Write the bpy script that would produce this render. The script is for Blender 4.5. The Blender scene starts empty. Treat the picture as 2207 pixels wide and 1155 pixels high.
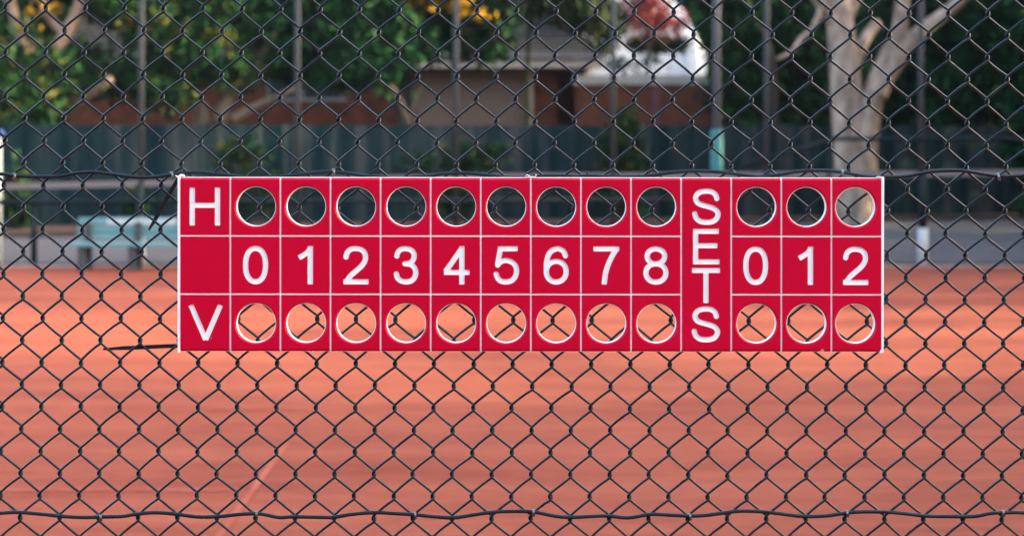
import bpy, bmesh, math, random
import numpy as np
from mathutils import Vector
random.seed(7)
RNG = np.random.default_rng(11)
R = math.radians
scene = bpy.context.scene
COL = scene.collection

# ------------------------------------------------------------------ camera
D = 2.5            # camera to netting, metres
FPX = 3165.0       # focal length in photo pixels
HOR = 365.0        # horizon row of the photo
EYE = 1.5
cam = bpy.data.cameras.new('camera')
cam.sensor_width = 36.0
cam.lens = 36.0 * FPX / 2207.0
cam.shift_y = -(577.5 - HOR) / 2207.0
cam.clip_start = 0.1
cam.clip_end = 800
cam.dof.use_dof = True
cam.dof.focus_distance = D - 0.012
cam.dof.aperture_fstop = 4.2
cam.dof.aperture_blades = 0
camo = bpy.data.objects.new('camera', cam)
camo.location = (0, -D, EYE)
camo.rotation_euler = (R(90), 0, 0)
COL.objects.link(camo)
scene.camera = camo

# ------------------------------------------------------------------ light
SUN_EL, SUN_AZ = 18.0, 90.5      # azimuth clockwise from +y (the view direction)
W = bpy.data.worlds.new('World')
scene.world = W
W.use_nodes = True
nt = W.node_tree
bg = nt.nodes['Background']
sky = nt.nodes.new('ShaderNodeTexSky')
sky.sky_type = 'NISHITA'
sky.sun_disc = False
sky.sun_elevation = R(SUN_EL)
sky.sun_rotation = R(SUN_AZ)
sky.air_density = 1.0
sky.dust_density = 4.5
sky.ozone_density = 0.4
nt.links.new(sky.outputs[0], bg.inputs[0])
bg.inputs[1].default_value = 0.15
sl = bpy.data.lights.new('sun', 'SUN')
sl.energy = 2.1
sl.angle = R(2.0)
sl.color = (1.0, 0.95, 0.60)
so = bpy.data.objects.new('sun', sl)
sd = Vector((math.sin(R(SUN_AZ)) * math.cos(R(SUN_EL)), math.cos(R(SUN_AZ)) * math.cos(R(SUN_EL)), math.sin(R(SUN_EL))))
so.rotation_euler = sd.to_track_quat('Z', 'Y').to_euler()
so.location = (20, 0, 20)
COL.objects.link(so)
scene.view_settings.view_transform = 'Standard'
scene.view_settings.look = 'None'
scene.view_settings.exposure = 2.95
scene.view_settings.gamma = 1.0
scene.cycles.max_bounces = 8


def P(px, py, d):
    """a photo pixel at distance d from the lens -> world point"""
    return Vector(((px - 1103.5) / FPX * d, d - D, EYE - (py - HOR) / FPX * d))


# ------------------------------------------------------------------ materials
def new_mat(name, rough=0.6, spec=0.5):
    m = bpy.data.materials.new(name)
    m.use_nodes = True
    b = m.node_tree.nodes['Principled BSDF']
    b.inputs['Roughness'].default_value = rough
    b.inputs['Specular IOR Level'].default_value = spec
    return m, m.node_tree, b


def noise_mat(name, cols, scale=4.0, rough=0.6, spec=0.5, stretch=(1, 1, 1), bump=0.0, bscale=60, detail=5, pos=None):
    """colour ramp over a noise in object space"""
    m, t, b = new_mat(name, rough, spec)
    tc = t.nodes.new('ShaderNodeTexCoord')
    mp = t.nodes.new('ShaderNodeMapping')
    mp.inputs['Scale'].default_value = stretch
    t.links.new(tc.outputs['Object'], mp.inputs[0])
    n = t.nodes.new('ShaderNodeTexNoise')
    n.inputs['Scale'].default_value = scale
    n.inputs['Detail'].default_value = detail
    n.inputs['Roughness'].default_value = 0.6
    t.links.new(mp.outputs[0], n.inputs['Vector'])
    r = t.nodes.new('ShaderNodeValToRGB')
    el = r.color_ramp.elements
    k = len(cols)
    ps = pos or [0.3 + 0.4 * i / max(1, k - 1) for i in range(k)]
    el[0].position = ps[0]; el[0].color = (*cols[0], 1)
    el[1].position = ps[-1]; el[1].color = (*cols[-1], 1)
    for i in range(1, k - 1):
        e = el.new(ps[i]); e.color = (*cols[i], 1)
    t.links.new(n.outputs['Fac'], r.inputs[0])
    t.links.new(r.outputs[0], b.inputs['Base Color'])
    if bump:
        n2 = t.nodes.new('ShaderNodeTexNoise')
        n2.inputs['Scale'].default_value = bscale
        n2.inputs['Detail'].default_value = 3
        t.links.new(tc.outputs['Object'], n2.inputs['Vector'])
        bp = t.nodes.new('ShaderNodeBump')
        bp.inputs['Strength'].default_value = bump
        bp.inputs['Distance'].default_value = 0.002
        t.links.new(n2.outputs['Fac'], bp.inputs['Height'])
        t.links.new(bp.outputs[0], b.inputs['Normal'])
    return m


def brick_mat(name, c1, c2, mortar, bw=0.24, rh=0.086, ms=0.012, rough=0.85, swap='xz'):
    m, t, b = new_mat(name, rough, 0.2)
    tc = t.nodes.new('ShaderNodeTexCoord')
    sp = t.nodes.new('ShaderNodeSeparateXYZ')
    cb = t.nodes.new('ShaderNodeCombineXYZ')
    t.links.new(tc.outputs['Object'], sp.inputs[0])
    ad = t.nodes.new('ShaderNodeMath'); ad.operation = 'ADD'
    t.links.new(sp.outputs[0], ad.inputs[0]); t.links.new(sp.outputs[1], ad.inputs[1])
    t.links.new(ad.outputs[0], cb.inputs[0])
    t.links.new(sp.outputs[2], cb.inputs[1])
    br = t.nodes.new('ShaderNodeTexBrick')
    br.inputs['Color1'].default_value = (*c1, 1)
    br.inputs['Color2'].default_value = (*c2, 1)
    br.inputs['Mortar'].default_value = (*mortar, 1)
    br.inputs['Scale'].default_value = 1.0
    br.inputs['Mortar Size'].default_value = ms
    br.inputs['Brick Width'].default_value = bw
    br.inputs['Row Height'].default_value = rh
    t.links.new(cb.outputs[0], br.inputs['Vector'])
    n = t.nodes.new('ShaderNodeTexNoise'); n.inputs['Scale'].default_value = 1.6
    n.inputs['Detail'].default_value = 6
    t.links.new(tc.outputs['Object'], n.inputs['Vector'])
    mx = t.nodes.new('ShaderNodeMix'); mx.data_type = 'RGBA'; mx.blend_type = 'MULTIPLY'
    mx.inputs['Factor'].default_value = 0.8
    rr = t.nodes.new('ShaderNodeValToRGB')
    rr.color_ramp.elements[0].position = 0.3; rr.color_ramp.elements[0].color = (0.5, 0.48, 0.46, 1)
    rr.color_ramp.elements[1].position = 0.7; rr.color_ramp.elements[1].color = (1.15, 1.1, 1.05, 1)
    t.links.new(n.outputs['Fac'], rr.inputs[0])
    t.links.new(br.outputs['Color'], mx.inputs['A']); t.links.new(rr.outputs[0], mx.inputs['B'])
    t.links.new(mx.outputs['Result'], b.inputs['Base Color'])
    return m


def leaf_mat(name, cols, scale=2.2, rough=0.55, pos=None):
    m = noise_mat(name, cols, scale=scale, rough=rough, spec=0.06, detail=6, pos=pos)
    b = m.node_tree.nodes['Principled BSDF']
    return m


# ------------------------------------------------------------------ mesh collecting
class MB:
    def __init__(s):
        s.v = []; s.f = []; s.mi = []; s.sm = []; s.cur = 0

    def add(s, vs, fs, smooth=False):
        o = len(s.v)
        s.v.extend([tuple(p) for p in vs])
        for f in fs:
            s.f.append(tuple(i + o for i in f)); s.mi.append(s.cur); s.sm.append(smooth)

    def box(s, x0, x1, y0, y1, z0, z1):
        vs = [(x0, y0, z0), (x1, y0, z0), (x1, y1, z0), (x0, y1, z0), (x0, y0, z1), (x1, y0, z1), (x1, y1, z1), (x0, y1, z1)]
        s.add(vs, [(0, 3, 2, 1), (4, 5, 6, 7), (0, 1, 5, 4), (1, 2, 6, 5), (2, 3, 7, 6), (3, 0, 4, 7)])

    def bbox(s, x0, x1, y0, y1, z0, z1, b=0.004):
        """box with bevelled front/side edges"""
        bm = bmesh.new()
        bmesh.ops.create_cube(bm, size=1)
        for v in bm.verts:
            v.co = Vector((x0 + (v.co.x + .5) * (x1 - x0), y0 + (v.co.y + .5) * (y1 - y0), z0 + (v.co.z + .5) * (z1 - z0)))
        bmesh.ops.bevel(bm, geom=bm.edges[:], offset=b, segments=2, affect='EDGES', profile=0.6)
        s.add([v.co.copy() for v in bm.verts], [[v.index for v in f.verts] for f in bm.faces] if not bm.verts.index_update() else [])
        bm.free()

    def tube(s, pts, rad, sides=8, cap=True):
        pts = [Vector(p) for p in pts]
        n = len(pts)
        rads = rad if hasattr(rad, '__len__') else [rad] * n
        vs = []; fs = []
        up = None
        for i in range(n):
            tg = (pts[min(i + 1, n - 1)] - pts[max(i - 1, 0)])
            if tg.length < 1e-9: tg = Vector((0, 0, 1))
            tg.normalize()
            if up is None:
                up = Vector((0, 1, 0)) if abs(tg.y) < 0.9 else Vector((1, 0, 0))
            a = up - tg * up.dot(tg)
            a.normalize(); up = a
            b = tg.cross(a)
            for k in range(sides):
                w = 2 * math.pi * k / sides
                vs.append(pts[i] + (a * math.cos(w) + b * math.sin(w)) * rads[i])
        for i in range(n - 1):
            for k in range(sides):
                k2 = (k + 1) % sides
                fs.append((i * sides + k, i * sides + k2, (i + 1) * sides + k2, (i + 1) * sides + k))
        if cap:
            fs.append(tuple(range(sides - 1, -1, -1)))
            fs.append(tuple((n - 1) * sides + k for k in range(sides)))
        s.add(vs, fs, True)

    def build(s, name, mats, parent=None):
        me = bpy.data.meshes.new(name)
        me.from_pydata(s.v, [], s.f)
        if not isinstance(mats, (list, tuple)): mats = [mats]
        for m in mats: me.materials.append(m)
        me.polygons.foreach_set('material_index', s.mi)
        me.polygons.foreach_set('use_smooth', s.sm)
        me.update()
        o = bpy.data.objects.new(name, me)
        COL.objects.link(o)
        if parent is not None:
            o.parent = parent
            # vertices are written in world space
            loc = parent.matrix_basis.translation if parent.parent is None else Vector(parent['_w'])
            me.transform(__import__('mathutils').Matrix.Translation(-loc))
            o['_w'] = list(loc)
        return o


def tag(o, label=None, cat=None, group=None, kind=None):
    if label: o['label'] = label
    if cat: o['category'] = cat
    if group: o['group'] = group
    if kind: o['kind'] = kind
    return o


def empty(name, loc, label, cat, group=None):
    o = bpy.data.objects.new(name, None)
    o.location = loc
    o.empty_display_size = 0.1
    COL.objects.link(o)
    o['_w'] = list(loc)
    return tag(o, label, cat, group)


def catmull(pts, sub=5, closed=False):
    pts = [Vector(p) for p in pts]
    n = len(pts); out = []
    rng = n if closed else n - 1
    for i in range(rng):
        p0 = pts[(i - 1) % n] if closed or i > 0 else pts[0]
        p1 = pts[i]; p2 = pts[(i + 1) % n]
        p3 = pts[(i + 2) % n] if closed or i + 2 < n else pts[-1]
        for k in range(sub):
            t = k / sub
            out.append(0.5 * ((2 * p1) + (-p0 + p2) * t + (2 * p0 - 5 * p1 + 4 * p2 - p3) * t * t + (-p0 + 3 * p1 - 3 * p2 + p3) * t ** 3))
    if not closed: out.append(pts[-1].copy())
    return out


# ------------------------------------------------------------------ the ground
def sheet(name, pts, mat, sub=1):
    mb = MB()
    mb.add(pts, [tuple(range(len(pts)))])
    o = mb.build(name, mat)
    return tag(o, kind='structure')


M_ground = noise_mat('bare_earth', [(0.05, 0.04, 0.03), (0.09, 0.07, 0.05)], scale=0.6, rough=0.95, spec=0.1)
sheet('ground', [(-400, -200, -0.012), (400, -200, -0.012), (400, 500, -0.012), (-400, 500, -0.012)], M_ground)

# clay court
M_clay, t, b = new_mat('clay', 0.95, 0.08)
tc = t.nodes.new('ShaderNodeTexCoord')
mp = t.nodes.new('ShaderNodeMapping'); mp.inputs['Scale'].default_value = (0.35, 1.6, 1)
t.links.new(tc.outputs['Object'], mp.inputs[0])
n1 = t.nodes.new('ShaderNodeTexNoise'); n1.inputs['Scale'].default_value = 1.1; n1.inputs['Detail'].default_value = 7; n1.inputs['Roughness'].default_value = 0.62
n2 = t.nodes.new('ShaderNodeTexNoise'); n2.inputs['Scale'].default_value = 7; n2.inputs['Detail'].default_value = 8; n2.inputs['Roughness'].default_value = 0.7
n3 = t.nodes.new('ShaderNodeTexNoise'); n3.inputs['Scale'].default_value = 90; n3.inputs['Detail'].default_value = 4
t.links.new(mp.outputs[0], n1.inputs['Vector']); t.links.new(mp.outputs[0], n2.inputs['Vector']); t.links.new(tc.outputs['Object'], n3.inputs['Vector'])
r1 = t.nodes.new('ShaderNodeValToRGB')
for e, (p, c) in zip(r1.color_ramp.elements, [(0.34, (0.212, 0.047, 0.027)), (0.66, (0.285, 0.075, 0.043))]):
    e.position = p; e.color = (*c, 1)
t.links.new(n1.outputs['Fac'], r1.inputs[0])
r2 = t.nodes.new('ShaderNodeValToRGB')
for e, (p, c) in zip(r2.color_ramp.elements, [(0.33, (0.80, 0.76, 0.76)), (0.70, (1.10, 1.13, 1.14))]):
    e.position = p; e.color = (*c, 1)
t.links.new(n2.outputs['Fac'], r2.inputs[0])
mx = t.nodes.new('ShaderNodeMix'); mx.data_type = 'RGBA'; mx.blend_type = 'MULTIPLY'; mx.inputs['Factor'].default_value = 1
t.links.new(r1.outputs[0], mx.inputs['A']); t.links.new(r2.outputs[0], mx.inputs['B'])
t.links.new(mx.outputs['Result'], b.inputs['Base Color'])
bp = t.nodes.new('ShaderNodeBump'); bp.inputs['Strength'].default_value = 0.25; bp.inputs['Distance'].default_value = 0.004
t.links.new(n3.outputs['Fac'], bp.inputs['Height']); t.links.new(bp.outputs[0], b.inputs['Normal'])
YE = 22.55 - D     # far edge of the clay
sheet('clay_court', [(-45, -6, 0), (45, -6, 0), (45, YE, 0), (-45, YE, 0)], M_clay)

# worn court lines (thin dusty tape, mostly covered by clay)
M_line, t, b = new_mat('worn_line', 0.9, 0.1)
tc = t.nodes.new('ShaderNodeTexCoord')
n1 = t.nodes.new('ShaderNodeTexNoise'); n1.inputs['Scale'].default_value = 2.8; n1.inputs['Detail'].default_value = 8; n1.inputs['Roughness'].default_value = 0.75
t.links.new(tc.outputs['Object'], n1.inputs['Vector'])
r1 = t.nodes.new('ShaderNodeValToRGB')
for e, (p, c) in zip(r1.color_ramp.elements, [(0.45, (0.290, 0.062, 0.037)), (0.85, (0.40, 0.15, 0.11))]):
    e.position = p; e.color = (*c, 1)
t.links.new(n1.outputs['Fac'], r1.inputs[0]); t.links.new(r1.outputs[0], b.inputs['Base Color'])


def line(x0, y0, x1, y1, w):
    a = Vector((x0, y0, 0)); c = Vector((x1, y1, 0)); dv = (c - a).normalized(); nn = Vector((-dv.y, dv.x, 0)) * w / 2
    z = Vector((0, 0, 0.004))
    sheet('court_line', [a - nn + z, c - nn + z, c + nn + z, a + nn + z], M_line)


line(-1.17, 2.0, -1.235, 5.55, 0.035)
line(-7, 4.38, -1.30, 4.36, 0.04)
g0 = P(560, 882, 4747 / 517); g1 = P(585, 882, 4747 / 517)
line(-1.9, g0.y, -1.2, g0.y, 0.035)
a = P(2020, 686, 14.79); c = P(2140, 722, 13.30)
line(a.x, a.y, c.x, c.y, 0.05)

# asphalt path beyond the court, recedes to the right like the paling fence
M_asph = noise_mat('asphalt', [(0.082, 0.070, 0.071), (0.108, 0.093, 0.094)], scale=1.4, rough=0.95, spec=0.15, bump=0.3, bscale=80)
sheet('asphalt_path', [(-45, YE, 0.004), (45, YE, 0.004), (45, 55, 0.004), (7, 38.0, 0.004), (-12, 29.0, 0.004), (-45, 14, 0.004)], M_asph)
M_edge = noise_mat('edging', [(0.30, 0.22, 0.19), (0.42, 0.34, 0.30)], scale=8, rough=0.9, spec=0.1)
mb = MB(); mb.box(-45, 45, YE, YE + 0.09, -0.01, 0.03)
tag(mb.build('court_kerb', M_edge), kind='structure')
M_litter = noise_mat('leaf_litter', [(0.045, 0.028, 0.020), (0.10, 0.050, 0.032), (0.15, 0.085, 0.055)], scale=3, rough=0.95, spec=0.1)
sheet('litter_strip', [(-12, 29.0, 0.010), (7, 38.0, 0.010), (45, 55.0, 0.010), (45, 64, 0.010), (8, 45.0, 0.010), (-12, 35.0, 0.010)], M_litter)
M_kerb = noise_mat('dark_kerb', [(0.03, 0.028, 0.028), (0.06, 0.05, 0.05)], scale=4, rough=0.9, spec=0.1)
mb = MB()
for (xa, ya, xb, yb) in ((-12, 29.0, 7, 38.0), (7, 38.0, 45, 55.0)):
    mb.add([(xa, ya - .08, 0.0), (xb, yb - .08, 0.0), (xb, yb + .08, 0.0), (xa, ya + .08, 0.0),
            (xa, ya - .08, .13), (xb, yb - .08, .13), (xb, yb + .08, .13), (xa, ya + .08, .13)],
           [(4, 5, 6, 7), (0, 1, 5, 4), (2, 3, 7, 6), (1, 2, 6, 5), (3, 0, 4, 7)])
tag(mb.build('path_kerb', M_kerb), kind='structure')

# ------------------------------------------------------------------ near chain link fence
M_pvc, t, b = new_mat('dark_pvc_wire', 0.22, 0.34)
tc = t.nodes.new('ShaderNodeTexCoord')
n1 = t.nodes.new('ShaderNodeTexNoise'); n1.inputs['Scale'].default_value = 25; n1.inputs['Detail'].default_value = 6
t.links.new(tc.outputs['Object'], n1.inputs['Vector'])
r1 = t.nodes.new('ShaderNodeValToRGB')
for e, (p, c) in zip(r1.color_ramp.elements, [(0.35, (0.0012, 0.008, 0.013)), (0.72, (0.005, 0.017, 0.025))]):
    e.position = p; e.color = (*c, 1)
t.links.new(n1.outputs['Fac'], r1.inputs[0]); t.links.new(r1.outputs[0], b.inputs['Base Color'])
r2 = t.nodes.new('ShaderNodeMapRange'); r2.inputs['To Min'].default_value = 0.18; r2.inputs['To Max'].default_value = 0.42
t.links.new(n1.outputs['Fac'], r2.inputs['Value']); t.links.new(r2.outputs[0], b.inputs['Roughness'])
M_tie, _, b = new_mat('galvanised_tie', 0.35, 0.5)
b.inputs['Metallic'].default_value = 0.75
b.inputs['Base Color'].default_value = (0.17, 0.20, 0.215, 1)

PX = D / FPX       # one photo pixel at the netting, metres
jit = {}


def node(i, j):
    """centre of the twist i columns / j rows from the reference one, photo px"""
    if (i, j) not in jit:
        jit[(i, j)] = (random.gauss(0, 0.55), random.gauss(0, 0.6))
    a, c = jit[(i, j)]
    y = 18.8 + 47.66 * j + (0.0055 - 0.00019 * j) * 42.31 * i
    x = 98.7 + 42.31 * i - 0.0118 * (y - 18.8)
    return x + a, y + c


fence = empty('chain_link_fence', (0, 0, 0), 'dark wire netting fence that fills the foreground and carries the red scoreboard', 'chain link fence')
WR = 2.78          # wire radius, px
mb = MB()
J0, J1 = -15, 46
for c in range(-14, 68):
    pts = []
    for j in range(J0, J1):
        left = (c + j) % 2 == 0
        i = c if left else c + 1
        x, y = node(i, j)
        sg = -1 if left else 1
        # depth: front = -y ; "/" strands in front, "\" strands behind
        fr, bk = -(WR + 0.1), (WR + 0.1)
        ydep = (fr, bk) if left else (bk, fr)
        x2, y2 = node(c + 1 if left else c, j + 1)
        k = random.gauss(1, 0.05)
        pts.append((x - sg * 0.2, y - 6.9 * k, ydep[0]))
        pts.append((x + sg * 2.5 * k, y - 2.6, ydep[0] * 0.45))
        pts.append((x + sg * 2.5 * k, y + 2.6, ydep[1] * 0.45))
        pts.append((x - sg * 0.2, y + 6.9 * k, ydep[1]))
        nx, ny = x2 + sg * 0.2, y2 - 6.9
        ax, ay = x, y + 6.9
        bul = (-1.2 if not left else 0.3) + random.gauss(0, 0.35)
        for t_ in (0.33, 0.67):
            f_ = 1.0 if t_ < 0.5 else 1.0
            pts.append((ax + (nx - ax) * t_, ay + (ny - ay) * t_ + bul * f_, ydep[1] * 1.02))
    w = [Vector(((px - 1103.5) * PX, dp * PX, EYE - (py - HOR) * PX)) for px, py, dp in pts]
    mb.tube(w, WR * PX, sides=7)
mb.build('wire_mesh', M_pvc, fence)

TOP = [(-420, 378), (-330, 371), (-240, 379), (-150, 371), (-70, 378), (0, 375), (31, 379), (86, 381), (128, 380), (173, 372.5), (208, 371.6), (263, 378.5), (298, 382.5), (329, 382), (370, 376.5), (398, 373.3), (433, 371.6), (485, 377), (540, 383),
       (600, 381), (649, 376), (690, 370.8), (719, 370.4), (747, 372.8), (788, 379.4), (860, 384), (921, 380), (955, 375), (990, 373.3), (1025, 375), (1060, 379), (1110, 383), (1157, 380), (1200, 379), (1240, 381), (1270, 379), (1322, 381),
       (1392, 380), (1426, 375), (1461, 370.6), (1495, 368.8), (1547, 370.6), (1599, 376.8), (1640, 381), (1685, 375.8), (1726, 369), (1778, 368), (1820, 372), (1865, 380), (1910, 381.5), (1951, 380), (1986, 374), (2021, 369), (2073, 368), (2118, 375), (2152, 380), (2194, 379), (2260, 372), (2330, 379), (2400, 372), (2480, 380), (2560, 372), (2640, 380)]
BOT = [(-420, 1106), (-330, 1113), (-250, 1105), (-160, 1112), (-70, 1105), (0, 1104.8), (38, 1103), (95, 1107.6), (136, 1111.8), (178, 1114), (222, 1113), (263, 1111.8), (295, 1107), (333, 1103.8), (374, 1106.4), (428, 1113), (476, 1111.8), (514, 1107.6), (552, 1106), (571, 1108), (602, 1114), (634, 1112.7),
       (700, 1114), (719, 1113.8), (758, 1107.5), (808, 1103.6), (855, 1106), (894, 1108.3), (945, 1113.4), (980, 1114.6), (1019, 1108.7), (1070, 1102), (1128, 1101), (1155, 1103), (1198, 1111.4), (1233, 1113.8), (1303, 1110.7), (1354, 1114.6), (1401, 1107.5), (1440, 1108.7), (1487, 1111), (1520, 1109.5),
       (1548, 1106), (1581, 1101.4), (1613, 1100.4), (1646, 1102), (1678, 1105.6), (1720, 1111), (1743, 1112), (1782, 1110.5), (1824, 1104.6), (1857, 1102), (1905, 1102.3), (1948, 1105.6), (1996, 1111), (2051, 1112), (2100, 1111.8), (2133, 1105.6), (2162, 1104), (2207, 1104), (2280, 1111), (2360, 1103), (2440, 1112), (2520, 1104), (2640, 1111)]
TWR = 4.0
TWD = -(2 * WR + 0.2 + TWR)           # depth of the tension wires in front of the net, px


def net_pt(px, py, dp):
    """px at a plane dp (px) in front of the netting plane, perspective corrected"""
    return P(px, py, D + dp * PX)


for path in (TOP, BOT):
    mb = MB()
    mb.tube(catmull([net_pt(x, y, TWD) for x, y in path], 6), TWR * PX, sides=10)
    mb.build('tension_wire', M_pvc, fence)


def wire_y(path, x):
    for (x0, y0), (x1, y1) in zip(path, path[1:]):
        if x0 <= x <= x1: return y0 + (y1 - y0) * (x - x0) / (x1 - x0)


def tie(x, path, lean=0.4):
    y = wire_y(path, x)
    mb = MB()
    pts = []
    N = 44
    for k in range(N + 1):
        a = 2 * math.pi * 2.15 * k / N + 0.8
        ry, rz = 4.0 + WR + 4.2, 6.6 + (0.6 if math.sin(a) < 0 else 0)
        xx = x - 2.2 + 4.6 * k / N + lean * math.sin(a) * 2.2
        pts.append(net_pt(xx, y + 1.4 - rz * math.sin(a), -(WR + 2.2) + ry * 0.92 * -math.cos(a)))
    pts.append(net_pt(x + 3.5, y + 9.5, -12))
    mb.tube(pts, 1.25 * PX, sides=6)
    mb.build('wire_tie', M_tie, fence)


for x, l in ((31, 0.1), (371, -0.9), (719, -0.2), (1815, 0.1), (2152, -0.8)): tie(x, TOP, l)
for x, l in ((216, -0.2), (552, -0.3), (894, -0.2), (1149, 0.1), (1487, -0.6), (1826, -0.6), (2162, -0.3)): tie(x, BOT, l)

# ------------------------------------------------------------------ scoreboard
M_red, t, b = new_mat('red_plastic', 0.36, 0.17)
tc = t.nodes.new('ShaderNodeTexCoord')
n1 = t.nodes.new('ShaderNodeTexNoise'); n1.inputs['Scale'].default_value = 6; n1.inputs['Detail'].default_value = 8
t.links.new(tc.outputs['Object'], n1.inputs['Vector'])
r1 = t.nodes.new('ShaderNodeValToRGB')
for e, (p, c) in zip(r1.color_ramp.elements, [(0.3, (0.49, 0.0002, 0.024)), (0.7, (0.53, 0.0003, 0.029))]):
    e.position = p; e.color = (*c, 1)
t.links.new(n1.outputs['Fac'], r1.inputs[0])
vo = t.nodes.new('ShaderNodeTexVoronoi'); vo.inputs['Scale'].default_value = 22
t.links.new(tc.outputs['Object'], vo.inputs['Vector'])
lt = t.nodes.new('ShaderNodeMath'); lt.operation = 'LESS_THAN'; lt.inputs[1].default_value = 0.028
t.links.new(vo.outputs['Distance'], lt.inputs[0])
n4 = t.nodes.new('ShaderNodeTexNoise'); n4.inputs['Scale'].default_value = 9
t.links.new(tc.outputs['Object'], n4.inputs['Vector'])
gt = t.nodes.new('ShaderNodeMath'); gt.operation = 'GREATER_THAN'; gt.inputs[1].default_value = 0.58
t.links.new(n4.outputs['Fac'], gt.inputs[0])
ml = t.nodes.new('ShaderNodeMath'); ml.operation = 'MULTIPLY'
t.links.new(lt.outputs[0], ml.inputs[0]); t.links.new(gt.outputs[0], ml.inputs[1])
mx = t.nodes.new('ShaderNodeMix'); mx.data_type = 'RGBA'
mx.inputs['B'].default_value = (0.75, 0.25, 0.28, 1)
t.links.new(ml.outputs[0], mx.inputs['Factor']); t.links.new(r1.outputs[0], mx.inputs['A'])
t.links.new(mx.outputs['Result'], b.inputs['Base Color'])
n3 = t.nodes.new('ShaderNodeTexNoise'); n3.inputs['Scale'].default_value = 450; n3.inputs['Detail'].default_value = 2
t.links.new(tc.outputs['Object'], n3.inputs['Vector'])
bp = t.nodes.new('ShaderNodeBump'); bp.inputs['Strength'].default_value = 0.18; bp.inputs['Distance'].default_value = 0.0006
t.links.new(n3.outputs['Fac'], bp.inputs['Height']); t.links.new(bp.outputs[0], b.inputs['Normal'])
M_white = noise_mat('white_plastic', [(0.84, 0.845, 0.825), (0.89, 0.895, 0.88)], scale=9, rough=0.5, spec=0.3)

BF = D - 0.030           # distance of the board's face from the lens
BPX = BF / FPX
CAP = 3.6                # red layer, px
CORE = 13.0              # white core, px
FACE_Y = BF - D
TILT = 1.5 / 1520


def bpt(px, py, dep=0.0):
    """board pixel -> world, dep = px behind the face"""
    return Vector(((px - 1103.5) * BPX, FACE_Y + dep * BPX, EYE - (py + (px - 388) * TILT - HOR) * BPX))


# glyphs as routed strokes -> signed distance -> contours
S = 11.4


def arc(cx, cy, rx, ry, a0, a1, n=40, e=2.0):
    out = []
    for k in range(n + 1):
        a = R(a0 + (a1 - a0) * k / n)
        c, s = math.cos(a), math.sin(a)
        out.append((cx + rx * math.copysign(abs(c) ** (2 / e), c), cy - ry * math.copysign(abs(s) ** (2 / e), s)))
    return out


def cm(pts, sub=8):
    return [(p.x, p.y) for p in catmull([(x, y, 0) for x, y in pts], sub)]


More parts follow.
